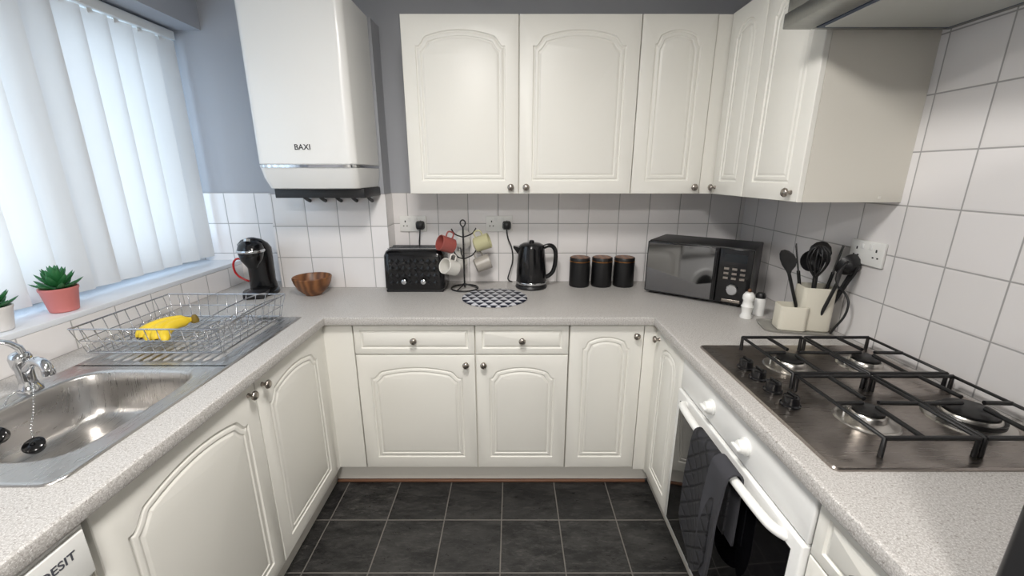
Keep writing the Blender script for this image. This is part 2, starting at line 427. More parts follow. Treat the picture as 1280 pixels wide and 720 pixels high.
# ================================================================= WALL CABINETS
UZ0,UZ1=1.409,2.151; UY=2.0
c=rl('wall_cabinet')
boxes('carcass',[((-.477,UY+.019,UZ0),(.553,BY-.0005-.007,UZ1))],CABP,c)
door(c,.505,UZ1-UZ0,(-.476,UY,UZ0),knob=(.505-.035,.03),arch=.062)
door(c,.520,UZ1-UZ0,(.033,UY,UZ0),knob=(.032,.03),arch=.062)
c=rl('wall_cabinet')
boxes('carcass',[((.555,UY+.019,UZ0),(.96,BY-.0075,UZ1))],CABP,c)
door(c,.318,UZ1-UZ0,(.557,UY,UZ0),knob=(.318-.03,.03),arch=.055)
box('filler_post',(.878,UY+.006,UZ0),(.964,UY+.02,UZ1),CAB,c)
UX=.934
c=rl('wall_cabinet')
boxes('carcass',[((UX+.019,1.393,UZ0),(RX-.0075,UY+.018,UZ1))],CABP,c)
door(c,.262,UZ1-UZ0,(UX,1.998,UZ0),-H90,knob=(.03,.03),arch=.05)
door(c,.338,UZ1-UZ0,(UX,1.732,UZ0),-H90,knob=(.338-.035,.03),arch=.055)
boxes('cover_caps',[((1.20,1.3915,1.42),(1.208,1.394,1.428))],CAB,c)
# ================================================================= BOILER
b=root('combi_boiler')
bx0,bx1,by0,by1,bz0,bz1=-1.097,-.672,1.859,2.19,1.433,2.206
def bl(z,ins=0,yo=0):
    r=.035; o=[]
    W=(bx1-bx0)/2-ins; cx=(bx0+bx1)/2
    pts=[(-W,by1-0.0)]
    for k in range(7):
        a=math.radians(180+90*k/6); pts.append((-W+r+r*math.cos(a),by0+yo+ins+r+r*math.sin(a)))
    for k in range(1,10):
        t=k/10; x=(-W+r)+t*(2*W-2*r); pts.append((x,by0+yo+ins-.008*math.sin(math.pi*t)))
    for k in range(7):
        a=math.radians(270+90*k/6); pts.append((W-r+r*math.cos(a),by0+yo+ins+r+r*math.sin(a)))
    pts.append((W,by1))
    return [(cx+x,y,z) for x,y in pts]
loft('casing',[bl(1.537,.004),bl(1.541),bl(bz1-.006),bl(bz1,.006)],WHITE,b,ang=30)
loft('chrome_strip',[bl(1.525,.001,-.003),bl(1.537,.001,-.003)],CHROME,b,ang=30)
loft('lower_flap',[bl(bz0,.02,.04),bl(bz0+.004,.012,.03),bl(bz0+.05,.004,.012),bl(1.525,.002,.0)],WHITE,b,ang=30)
text('badge','BAXI',.032,INK,b,(-.885,by0-.0085,1.607),(H90,0,0))
box('pipe_bracket',(-1.085,1.95,1.392),(-.675,2.19,1.434),BLKM,b,bev=.003)
tube('pipes',[[(x,2.12,1.40),(x,2.12,1.385),(x,2.185,1.365)] for x in (-1.04,-.96,-.88,-.80,-.72)],.009,BLKM,b)
# ================================================================= HOOD
h=root('cooker_hood')
hx0,hx1,hy0,hy1=.789,RX-.009,.77,1.372
boxes('canopy_rim',[((hx0,hy0,1.905),(hx0+.085,hy1,1.945)),((hx1-.02,hy0,1.905),(hx1,hy1,1.945)),((hx0+.085,hy0,1.905),(hx1-.02,hy0+.02,1.945)),((hx0+.085,hy1-.02,1.905),(hx1-.02,hy1,1.945))],ALU,h,bev=.003)
box('canopy_top',(hx0+.005,hy0+.005,1.938),(hx1-.002,hy1-.002,2.02),ALU,h,bev=.006)
box('gasket',(hx0+.086,hy0+.021,1.904),(hx1-.021,hy1-.021,1.938),GASK,h)
box('filter_panel',(hx0+.10,hy0+.035,1.901),(hx1-.035,hy1-.035,1.9125),HOODP,h,bev=.002)
box('lamp_cover',(hx0+.02,hy0+.22,1.9035),(hx0+.06,hy0+.38,1.9055),HOODP,h)
box('control_strip',(hx0-.002,hy0+.2,1.915),(hx0+.001,hy0+.4,1.935),BLKM,h)
box('flue',(1.02,.93,2.02),(hx1-.002,1.21,CZ-.002),ALU,h,bev=.004)
# ================================================================= SINK
s=root('kitchen_sink')
def bowlr(th,a,bb,n=4.5):
    return (abs(math.cos(th)/a)**n+abs(math.sin(th)/bb)**n)**(-1/n)
cxb,cyb=-1.153,.978; A,B=.185,.212
ox0,ox1,oy0,oys,oy1=-1.412,-.908,.69,1.225,1.702
per=[]
r=.035
def seg(p,q,n):
    return [(p[0]+(q[0]-p[0])*i/n,p[1]+(q[1]-p[1])*i/n) for i in range(n)]
def arc(cx,cy,a0,a1,n,rr): return [(cx+rr*math.cos(math.radians(a0+(a1-a0)*i/n)),cy+rr*math.sin(math.radians(a0+(a1-a0)*i/n))) for i in range(n)]
per+=seg((ox1,oys),(ox0,oys),24)+seg((ox0,oys),(ox0,oy0+r),24)+arc(ox0+r,oy0+r,180,270,8,r)+seg((ox0+r,oy0),(ox1-r,oy0),24)+arc(ox1-r,oy0+r,270,360,8,r)+seg((ox1,oy0+r),(ox1,oys),24)
def bloop(sc,z,dx=0,off=0):
    o=[]
    for x,y in per:
        th=math.atan2(y-cyb,x-cxb); q=bowlr(th,A*sc+off,B*sc+off); o.append((cxb+q*math.cos(th),cyb+q*math.sin(th),z))
    return o
def inset(d,z):
    o=[]
    for x,y in per:
        nx=min(max(x,ox0+d),ox1-d); ny=max(y,oy0+d)
        if x<ox0+r and y<oy0+r: v=Vector((x-ox0-r,y-oy0-r)); v*= (r-d)/r; nx,ny=ox0+r+v.x,oy0+r+v.y
        if x>ox1-r and y<oy0+r: v=Vector((x-ox1+r,y-oy0-r)); v*= (r-d)/r; nx,ny=ox1-r+v.x,oy0+r+v.y
        o.append((nx,ny,z))
    return o
loops=[inset(0,.9005),inset(.002,.9045),inset(.006,.9055),inset(.012,.9035),bloop(1,.9035,off=.012),bloop(1,.9015,off=.004),bloop(1,.896),bloop(.985,.86),bloop(.96,.80),bloop(.93,.775),bloop(.86,.760),bloop(.6,.754),bloop(.13,.750)]
loft('bowl_and_deck',loops,SINK,s,False,True,ang=50)
nx,ny=90,50; vs=[];fs=[]
for j in range(ny+1):
    for i in range(nx+1):
        x=ox0+(ox1-ox0)*i/nx; y=oys+(oy1-oys)*j/ny
        e=min(x-ox0,ox1-x,oy1-y)
        if e<.002: z=.9005
        elif e<.012: z=.9055
        else:
            z=.9035
            fx=min(1,max(0,(min(x-ox0,ox1-x)-.05)/.02)); fy=min(1,max(0,(min(y-oys-.03,oy1-.04-y))/.03))
            z+= fx*fy*(-.0045+.004*math.sin((x-ox0)*2*math.pi/.033))
        vs.append((x,y,z))
for j in range(ny):
    for i in range(nx):
        a=j*(nx+1)+i; fs.append((a,a+1,a+nx+2,a+nx+1))
mesh('drainer',vs,fs,SINK,s,ang=80)
lathe('waste',[(.001,.7515),(.012,.7515),(.014,.754),(.034,.755),(.036,.752)],CHROME,s,(cxb,cyb,0))
lathe('waste_hole',[(.001,.7555),(.02,.7555),(.022,.7545)],BLKM,s,(cxb,cyb,0))
# tap
t=root('mixer_tap',(-1.376,1.07,.904))
lathe('body',[(.027,0),(.027,.006),(.022,.012),(.018,.03),(.019,.065),(.023,.08),(.024,.10),(.020,.112),(.010,.118),(.001,.118)],CHROME,t,ang=60)
tube('spout',[[(0,0,.060),(.03,-.010,.078),(.06,-.022,.100),(.095,-.035,.106),(.118,-.043,.098),(.122,-.045,.080)]],.0125,CHROME,t,res=6)
lathe('nozzle',[(.001,0),(.0125,0),(.0135,.004),(.0135,.016),(.001,.016)],CHROME,t,(.122,-.045,.070))
lv=[]
for tt,x,z,wd,th in ((0,-.006,.112,.016,.010),(.25,-.004,.128,.013,.009),(.5,.010,.146,.012,.007),(.75,.034,.160,.015,.006),(.95,.058,.166,.017,.004),(1,.064,.166,.012,.002)):
    dxz=Vector((1,0,.6+1.6*(1-tt))).normalized(); up=Vector((-dxz.z,0,dxz.x))
    lv.append([tuple(Vector((x,0,z))+up*th*math.sin(2*math.pi*j/16)+Vector((0,1,0))*wd*math.cos(2*math.pi*j/16)) for j in range(16)])
loft('lever',lv,CHROME,t,ang=60,rot=(0,0,-2.4))
t=root('plug_chains',(-1.376,1.07,.904)); t.parent=s
def chain(pts,name):
    o=[]
    for a,b2 in zip(pts[:-1],pts[1:]):
        n=max(1,int((Vector(b2)-Vector(a)).length/.007))
        for i in range(n): o.append(Vector(a).lerp(Vector(b2),i/n))
    bm=bmesh.new()
    for p in o: bmesh.ops.create_uvsphere(bm,u_segments=8,v_segments=6,radius=.0026,matrix=Matrix.Translation(p))
    me=D.meshes.new(name); bm.to_mesh(me); bm.free(); sharpen(me,80); link(name,me,CHROME,t)
chain([(.02,-.01,.01),(.05,-.03,.035),(.075,-.055,.02),(.095,-.085,-.02),(.10,-.105,-.055),(.105,-.112,-.085)],'chain_a')
chain([(-.01,-.02,.01),(.01,-.06,.012),(.03,-.10,-.01),(.045,-.13,-.04)],'chain_b')
pl=[(.001,-.014),(.018,-.014),(.021,-.006),(.023,.004),(.020,.007),(.006,.009),(.004,.016),(.001,.017)]
lathe('plug_a',pl,BLK,t,(.108,-.116,-.10),(.5,.3,0))
lathe('plug_b',pl,BLK,t,(.052,-.14,-.055),(.9,.2,0))
# ================================================================= DISH RACK
d=root('dish_rack',(-1.20,1.475,.906))
W2,L2=.245,.205
def lp(x0,x1,y0,y1,z): return [(x0,y0,z),(x1,y0,z),(x1,y1,z),(x0,y1,z)]
tube('rims',[lp(-W2,W2,-L2,L2,.105),lp(-W2+.02,W2-.02,-L2+.02,L2-.02,.014)],.003,WIRE,d,smooth=False,cyclic=True)
tube('rim_mid',[lp(-W2+.01,W2-.01,-L2+.01,L2-.01,.06)],.0018,WIRE,d,smooth=False,cyclic=True)
wl=[]
n=13
for i in range(n):
    x=-W2+.02+(2*W2-.04)*i/(n-1); xs=x*(W2/(W2-.02))
    wl.append([(xs,-L2,.105),(x,-L2+.02,.014),(x,L2-.02,.014),(xs,L2,.105)])
for i in range(9):
    y=-L2+.03+(2*L2-.06)*i/8
    wl.append([(-W2,y,.105),(-W2+.02,y,.014),(W2-.02,y,.014),(W2,y,.105)])
tube('wires',wl,.0016,WIRE,d,smooth=False,res=2)
pl2=[]
for i in range(9):
    y=-.16+i*.035
    pl2.append([(.10,y,.016),(.105,y,.05),(.125,y,.075),(.145,y,.05),(.15,y,.016)])
    pl2.append([(-.19,y,.016),(-.19,y,.04),(-.175,y,.06),(-.16,y,.04),(-.16,y,.016)])
tube('plate_loops',pl2,.0016,WIRE,d,res=2)
tube('feet',[[(sx*(W2-.03),sy*(L2-.05),.014),(sx*(W2-.03),sy*(L2-.05),.001)] for sx in (-1,1) for sy in (-1,1)],.004,WIRE,d,smooth=False)
tube('cutlery_rail',[[(.17,-L2,.105),(.175,-L2+.04,.13),(.175,L2-.04,.13),(.17,L2,.105)],[(W2,-L2+.04,.105),(W2+.0,0,.125),(W2,L2-.04,.105)]],.0022,WIRE,d)
bn=root('banana_bunch',(-1.215,1.50,.958))
BTIP=mat('banana_tip',srgb(70,52,26),.7)
for k in range(5):
    M=18; loops=[]
    R=.115; fan=math.radians(-158-11*k+34); lift=.004+.006*(k%2); arcn=1.45
    ca,sa=math.cos(fan+.3),math.sin(fan+.3)
    def bp(tt):
        a=arcn*tt
        lx=R*math.sin(a)*1.35; ly=R*(1-math.cos(a))*.75
        px=lx*ca-ly*sa; py=lx*sa+ly*ca
        return Vector((px,py,-.018+lift+.020*math.sin(math.pi*tt)+.018*(1-tt)**2))
    for i in range(M+1):
        tt=i/M; p=bp(tt); tx=(bp(min(1,tt+.02))-bp(max(0,tt-.02))).normalized()
        sdv=tx.cross(Vector((0,0,1))).normalized(); upv=sdv.cross(tx)
        if tt<.16: rr=.0055+.011*max(0,(tt-.06)/.10)**1.5
        elif tt>.80: rr=.0165*max(.22,1-((tt-.80)/.2)**2*.8)
        else: rr=.0165+.001*math.sin((tt-.16)*5)
        loops.append([tuple(p+sdv*rr*math.cos(2*math.pi*(j+.5)/10)*(1+.05*(j%2))+upv*rr*math.sin(2*math.pi*(j+.5)/10)*(1+.05*(j%2))) for j in range(10)])
    loft('banana_%d'%(k+1),loops,YEL,bn,ang=60)
    pe=bp(1.0); lathe('tip_%d'%(k+1),[(.001,-.003),(.0042,-.002),(.0042,.003),(.001,.004)],BTIP,bn,tuple(pe),seg=10)
lathe('crown',[(.001,-.012),(.012,-.010),(.014,0),(.010,.012),(.006,.020),(.001,.021)],mat('banana_stem',srgb(120,100,36),.7),bn,(.004,0,.004))
# ================================================================= PLANTS
def plant(loc,potm,sc=1):
    p=root('potted_succulent',loc)
    lathe('pot',[(.036,0),(.041,.004),(.052,.078),(.055,.084),(.055,.092),(.050,.092),(.047,.08),(.044,.075)],potm,p)
    lathe('soil',[(.001,.079),(.049,.078)],SOIL,p)
    vs=[];fs=[]
    for k in range(34):
        ring=k//9; ang=k*2.39996; el=.25+.33*ring; ln=.075-.010*ring; wd=.013
        dirv=Vector((math.cos(ang)*math.cos(el),math.sin(ang)*math.cos(el),math.sin(el)))
        sd=Vector((-math.sin(ang),math.cos(ang),0)); up=dirv.cross(sd)*-1
        base=len(vs); M=7
        o=Vector((0,0,.08+ring*.010))
        for i in range(M+1):
            tt=i/M; wv=wd*(math.sin(math.pi*(.12+.84*tt))**.8)*(1.0 if tt<.98 else .1); th=wv*.45
            c0=o+dirv*ln*tt+Vector((0,0,.02*tt*tt))
            for j in range(6):
                a=2*math.pi*j/6; vs.append(c0+sd*wv*math.cos(a)+up*th*math.sin(a))
        for i in range(M):
            for j in range(6):
                k2=(j+1)%6; fs.append((base+i*6+j,base+i*6+k2,base+(i+1)*6+k2,base+(i+1)*6+j))
        fs.append(tuple(base+M*6+j for j in range(6)))
    mesh('leaves',vs,fs,LEAF,p,ang=60)
    p.scale=(sc,sc,sc)
    return p
plant((-1.600,1.415,1.0275),POTR,.95)
plant((-1.600,1.215,1.0275),mat('white_pot',srgb(225,222,220),.4),.85)
# ================================================================= COFFEE MACHINE
c=root('coffee_machine',(-1.30,2.08,.9005),.25)
lathe('foot',[(.001,0),(.082,0),(.085,.006),(.083,.018),(.06,.024),(.001,.024)],BLK,c,sy=1.05)
box('drip_tray',(-.05,-.125,.0),(.05,-.03,.03),BLKM,c,bev=.008)
path=[(.05,.02,.066,.055),(.045,.07,.060,.052),(.045,.13,.060,.055),(.035,.19,.066,.062),(.01,.235,.072,.066),(-.02,.262,.068,.055),(-.03,.285,.045,.035),(-.03,.295,.012,.01)]
loft('body',[[(rx*math.cos(2*math.pi*j/28),yy+ry*math.sin(2*math.pi*j/28),zz) for j in range(28)] for yy,zz,rx,ry in path],BLK,c,ang=60)
loft('brew_head',[[(r*math.cos(2*math.pi*j/24),yy+r*math.sin(2*math.pi*j/24)*1.0,zz) for j in range(24)] for yy,zz,r in ((-.07,.150,.022),(-.07,.165,.03),(-.065,.19,.048),(-.06,.235,.06),(-.05,.265,.054),(-.045,.282,.035),(-.045,.287,.008))],BLK,c,ang=60)
lathe('water_tank',[(.001,.02),(.05,.02),(.052,.16),(.045,.19),(.001,.19)],BLKM,c,(-.005,.10,0))
lathe('steel_band',[(.0605,.228),(.0625,.231),(.0625,.238),(.0605,.241)],CHROME,c,(0,-.06,0))
tube('red_cable',[[(-.05,.03,.16),(-.085,.02,.19),(-.115,.02,.17),(-.12,.025,.12),(-.10,.03,.08),(-.06,.03,.06)]],.005,RED,c)
lathe('capsule_lever',[(.001,0),(.014,0),(.014,.012),(.001,.014)],CHROME,c,(0,-.09,.283),(-.3,0,0))
lathe('wooden_bowl',[(.001,0),(.038,0),(.042,.006),(.070,.03),(.088,.065),(.094,.092),(.091,.096),(.087,.092),(.080,.06),(.06,.028),(.03,.014),(.001,.012)],WOOD,None,(-1.02,2.06,.9005),seg=48)
# ================================================================= SOCKETS
def socket(loc,rz):
    s=root('double_socket',loc,rz)
    box('plate',(-.073,-.010,-.043),(.073,0,.043),WPLAS,s,bev=.003)
    for sx in (-1,1):
        box('switch',(sx*.018-.007,-.013,.014),(sx*.018+.007,-.009,.034),WHITE,s,bev=.0015)
        boxes('pin_holes',[((sx*.042-.003,-.0105,.008),(sx*.042+.003,-.0098,.018)),((sx*.042-.013,-.0105,-.014),(sx*.042-.006,-.0098,-.009)),((sx*.042+.006,-.0105,-.014),(sx*.042+.013,-.0098,-.009))],INK,s)
    return s
s1=socket((-.548,BY-.0078,1.232),0)
s2=socket((-.071,BY-.0078,1.232),0)
s3=socket((RX-.0078,1.47,1.226),-H90)
def plug(loc,pts):
    p=root('power_plug',loc)
    loft('plug_body',[rrect(0,0,.046,.046,.012,0),rrect(0,0,.048,.048,.014,.014),rrect(0,0,.036,.036,.012,.032),rrect(0,0,.02,.02,.008,.036)],BLKM,p,rot=(H90,0,0))
    tube('cable',[pts],.0036,BLKM,p)
plug((-.506,BY-.019,1.225),[(0,-.02,-.015),(0,-.03,-.05),(-.01,-.02,-.10),(.0,-.02,-.18),(.01,-.01,-.28),(.02,-.010,-.318)])
plug((-.029,BY-.019,1.225),[(0,-.02,-.015),(0,-.03,-.06),(.03,-.02,-.12),(.035,-.025,-.2),(.015,-.03,-.26),(.0,-.03,-.31),(.03,-.02,-.3175)])
# ================================================================= TOASTER
t=root('toaster',(-.508,2.185,.9005))
tw,td,th=.164,.1,.222
def shell(z,ins): return rrect(0,0,2*tw-2*ins,2*td-2*ins,.035-ins*.4,z,5)
loft('body',[shell(.012,.012),shell(.02,.006),shell(.190,.008),shell(.213,.018),shell(th,.032)],BLK,t)
box('base',(-tw+.015,-td+.015,0),(tw-.015,td-.015,.014),BLKM,t,bev=.003)
vs=[];fs=[];nx_,nz_=8,4
cw=(2*tw-.07)/nx_; ch=.150/nz_
for i in range(nx_):
    for j in range(nz_):
        x0=-tw+.035+i*cw; zz=.032+j*ch
        b0=len(vs); yb=-td+.0075
        vs+=[(x0,yb,zz+ch/2),(x0+cw/2,yb,zz),(x0+cw,yb,zz+ch/2),(x0+cw/2,yb,zz+ch),(x0+cw/2,yb-.008,zz+ch/2)]
        fs+=[(b0,b0+1,b0+4),(b0+1,b0+2,b0+4),(b0+2,b0+3,b0+4),(b0+3,b0,b0+4)]
mesh('facets',vs,fs,BLK,t,ang=5)
boxes('slots',[((sx*.075-.062,sy*.035-.012,th-.001),(sx*.075+.062,sy*.035+.012,th+.001)) for sx in (-1,1) for sy in (-1,1)],INK,t)
boxes('slot_trim',[((-.15+.012,y-.0015,th),(.15-.012,y+.0015,th+.004)) for y in (-.052,-.018,.018,.052)],CHROME,t)
for sx in (-1,1):
    box('lever',(sx*.05-.014,-td-.018,.155),(sx*.05+.014,-td+.004,.167),BLKM,t,bev=.003)
    lathe('dial',[(.013,0),(.013,.010),(.010,.012),(.001,.012)],CHROME,t,(sx*.05,-td+.002,.060),(H90,0,0),seg=24)
# ================================================================= MUG TREE
m=root('mug_tree',(-.255,2.165,.9005))
tube('stem',[[(0,0,.01),(0,0,.33)]],.0045,BLKM,m,smooth=False)
tube('base_ring',[[(.072*math.cos(a*math.pi/8),.072*math.sin(a*math.pi/8),.005) for a in range(16)]],.004,BLKM,m,cyclic=True)
tube('base_spokes',[[(0,0,.03),(.04*math.cos(a),.04*math.sin(a),.012),(.072*math.cos(a),.072*math.sin(a),.005)] for a in (0,2.09,4.19)],.0035,BLKM,m)
tube('top_loop',[[(0,0,.33),(-.02,0,.35),(0,0,.375),(.02,0,.35),(0,0,.33)]],.0035,BLKM,m)
arms=[];mugs=[]
PINK=mat('mug_pattern_red',srgb(158,84,78),.3); LIME=mat('mug_pattern_olive',srgb(188,184,146),.3); GRY=mat('mug_grey',srgb(170,164,156),.3); MW=mat('mug_white',srgb(228,226,220),.3)
for hgt,a0,ms in ((.31,-2.5,(PINK,LIME,MW)),(.195,-2.25,(MW,GRY,MW))):
    for k in range(3):
        a=a0+k*2*math.pi/3+(.35 if k==1 else 0)
        dx,dy=math.cos(a),math.sin(a)
        arms.append([(0,0,hgt-.03),(dx*.03,dy*.03,hgt-.022),(dx*.058,dy*.058,hgt-.004),(dx*.068,dy*.068,hgt+.018)])
        mugs.append((dx,dy,hgt,a,ms[k]))
tube('arms',arms,.0035,BLKM,m)
for dx,dy,hgt,a,mm in mugs:
    g=root('coffee_mug'); g.parent=m; g.location=(dx*.062,dy*.062,hgt); g.rotation_euler=(0,-.35,a)
    lathe('cup',[(.001,-.042),(.030,-.042),(.038,-.036),(.041,.040),(.039,.042),(.037,.040),(.034,-.031),(.001,-.035)],[mm],g,rot=(0,H90,0),loc=(.014,0,-.068),seg=28)
    tube('handle',[[(-.008,0,-.030),(-.014,0,-.006),(.008,0,.002),(.032,0,-.006),(.028,0,-.030)]],.0042,mm,g)
# ================================================================= MAT
lathe('round_placemat',[(.001,0),(.160,0),(.163,.002),(.160,.004),(.001,.004)],PATM,None,(-.086,1.995,.9005),seg=64)
# ================================================================= KETTLE
k=root('electric_kettle',(.105,2.205,.9005))
lathe('base_plate',[(.001,0),(.084,0),(.086,.008),(.080,.018),(.001,.018)],BLKM,k)
lathe('body',[(.078,.018),(.082,.024),(.081,.09),(.076,.15),(.070,.21),(.067,.222)],BLK,k)
lathe('lid',[(.067,.222),(.064,.232),(.045,.242),(.014,.245),(.013,.255),(.008,.258),(.001,.258)],BLK,k)
lathe('steel_band',[(.0825,.026),(.0835,.028),(.0835,.036),(.0825,.038)],CHROME,k)
loft('spout',[[(x,y*wd,z) for y,z in ((-1,z0_),(1,z0_),(.0,z0_-dz_))] for x,wd,z0_,dz_ in ((-.055,.035,.222,.06),(-.075,.024,.224,.04),(-.098,.012,.228,.012))],BLK,k,ang=50)
tube('handle',[[(.055,0,.215),(.085,0,.232),(.118,0,.225),(.132,0,.19),(.128,0,.12),(.112,0,.07),(.078,0,.055)]],.0115,BLK,k,res=5)
# ================================================================= CANISTERS
for x in (.372,.494,.616):
    cc=root('storage_canister',(x,2.235,.9005))
    lathe('tin',[(.001,0),(.053,0),(.055,.004),(.055,.135),(.053,.137)],TINB,cc)
    lathe('rim',[(.0545,.1365),(.0562,.138),(.0562,.142),(.0545,.1435)],GOLD,cc)
    lathe('lid',[(.055,.143),(.055,.157),(.053,.160),(.001,.160)],TINB,cc)
    lathe('lid_inlay',[(.050,.1602),(.049,.162),(.001,.162)],WOOD,cc)
# ================================================================= MICROWAVE
ang=-math.atan2(.6,.8)
mw=root('microwave',(.694,2.098,.9005),ang)
mwW,mwD,mwH=.476,.272,.276
box('housing',(0,.012,.012),(mwW,mwD,mwH),BLKM,mw,bev=.006)
box('door',(0.0,-.008,.014),(.334,.012,mwH-.004),BLK,mw,bev=.004)
box('door_mirror',(.006,-.0095,.020),(.316,-.0078,mwH-.010),MIRR,mw)
box('control_panel',(.337,-.008,.014),(mwW,.012,mwH-.004),BLK,mw,bev=.004)
box('door_pillar',(.317,-.014,.026),(.328,-.008,mwH-.02),BLK,mw,bev=.003)
box('display',(.360,-.0092,.210),(.452,-.0078,.247),SCRN,mw)
btn=[]
for i in range(3):
    for j in range(3): btn.append(((.362+i*.034,-.0095,.130+j*.022),(.382+i*.034,-.008,.140+j*.022)))
boxes('buttons',btn,PEWT,mw)
lathe('dial',[(.025,0),(.025,.014),(.021,.018),(.001,.018)],CHROME,mw,(.406,-.008,.085),(H90,0,0))
box('open_button',(.367,-.0105,.022),(.445,-.008,.036),PEWT,mw,bev=.002)
boxes('feet',[((x,y,0),(x+.03,y+.03,.013)) for x in (.02,.4) for y in (.02,.2)],BLKM,mw)
# ================================================================= UTENSIL CADDY
u=root('utensil_caddy',(1.156,1.560,.9005),-.25)
loft('tray',[rrect(-.03,0,.235,.135,.03,0),rrect(-.03,0,.245,.145,.033,.010),rrect(-.03,0,.235,.135,.03,.010),rrect(-.03,0,.23,.13,.028,.005)],GREYT,u)
def openbox(nm,cx,cy,w_,d_,h_,r_=.018):
    loft(nm,[rrect(cx,cy,w_-.01,d_-.01,r_,.006),rrect(cx,cy,w_,d_,r_,.012),rrect(cx,cy,w_,d_,r_,h_-.002),rrect(cx,cy,w_-.003,d_-.003,r_,h_),rrect(cx,cy,w_-.009,d_-.009,r_-.004,h_),rrect(cx,cy,w_-.012,d_-.012,r_-.005,.014)],CREAMC,u)
openbox('tall_pot',.025,.005,.112,.10,.180)
openbox('low_pot',-.055,-.02,.100,.085,.105)
BX=(.025,.005)
def ut(kind,dx,dy,L,rot=0,sc=1.0):
    base=Vector((BX[0]+dx*.10,BX[1]+dy*.10,.03)); dirv=Vector((dx,dy,1)).normalized()
    tube('handle_'+kind,[[tuple(base),tuple(base+dirv*L*.8)]],.0062,BLKM,u,smooth=False)
    e=root('head_'+kind); e.parent=u; e.location=base+dirv*L*.78; e.scale=(sc,sc,sc)
    q=dirv.to_track_quat('Z','Y'); e.rotation_mode='QUATERNION'; e.rotation_quaternion=q@Matrix.Rotation(rot,3,'Z').to_quaternion()
    if kind=='spoon':
        loft('spoon_bowl',[[(wd*math.cos(2*math.pi*j/20),.004*math.sin(2*math.pi*j/20)+yo,z) for j in range(20)] for z,wd,yo in ((0,.006,0),(.012,.012,.001),(.03,.028,.006),(.05,.034,.009),(.072,.029,.007),(.086,.016,.003),(.09,.004,0))],BLKM,e,ang=60)
    elif kind=='spatula':
        boxes('blade',[((-.034+i*.0148,-.0015,.015),(-.034+i*.0148+.0095,.0015,.085)) for i in range(5)]+[((-.034,-.0016,.0),(.0348,.0016,.016)),((-.034,-.0016,.084),(.0348,.0016,.100))],BLKM,e)
    elif kind=='whisk':
        P=[]
        for k_ in range(6):
            a=math.pi*k_/6; cx_,sy_=math.cos(a),math.sin(a)
            P.append([(0,0,0),(.02*cx_,.02*sy_,.03),(.034*cx_,.034*sy_,.075),(.018*cx_,.018*sy_,.108),(0,0,.112),(-.018*cx_,-.018*sy_,.108),(-.034*cx_,-.034*sy_,.075),(-.02*cx_,-.02*sy_,.03),(0,0,0)])
        tube('whisk_wires',P,.0022,BLKM,e,res=2)
    elif kind=='ladle':
        lathe('ladle_cup',[(.001,-.03),(.02,-.027),(.034,-.012),(.040,.008),(.038,.009),(.031,-.010),(.018,-.023),(.001,-.026)],BLKM,e,(0,-.03,.05),(H90*.9,0,0),seg=24)
        tube('neck',[[(0,0,0),(0,.006,.03),(0,0,.055)]],.005,BLKM,e)
ut('spoon',-.36,-.05,.265,.4,1.1); ut('whisk',-.10,-.16,.245,0,1.15); ut('spatula',-.20,.10,.255,.1,1.1); ut('spoon',.10,-.30,.235,.6,1.1)
ut('spatula',.16,.02,.26,-.5,1.1); ut('ladle',.27,-.18,.245,2.6,1.1); ut('spoon',.06,.20,.275,-.3,1.15); ut('spoon',.33,-.02,.26,.2,1.1); ut('ladle',-.05,-.02,.26,.3)
tube('cord',[[(.08,-.02,.19),(.105,-.07,.17),(.10,-.09,.10),(.07,-.085,.04),(.075,-.06,.012)]],.004,BLKM,u)
ml=root('pepper_mill',(1.010,1.70,.9005))
lathe('mill_body',[(.001,0),(.024,0),(.025,.006),(.019,.02),(.021,.04),(.025,.052),(.021,.058),(.019,.075),(.024,.085),(.023,.10),(.015,.112),(.001,.115)],WPLAS,ml)
lathe('wood_cap',[(.001,.115),(.006,.115),(.008,.122),(.005,.128),(.001,.129)],WOOD,ml)
ml2=root('salt_shaker',(1.082,1.735,.9005))
lathe('shaker_body',[(.001,0),(.022,0),(.022,.07),(.018,.078),(.001,.078)],WHITE,ml2)
lathe('shaker_top',[(.019,.078),(.020,.09),(.014,.10),(.001,.101)],BLKM,ml2)
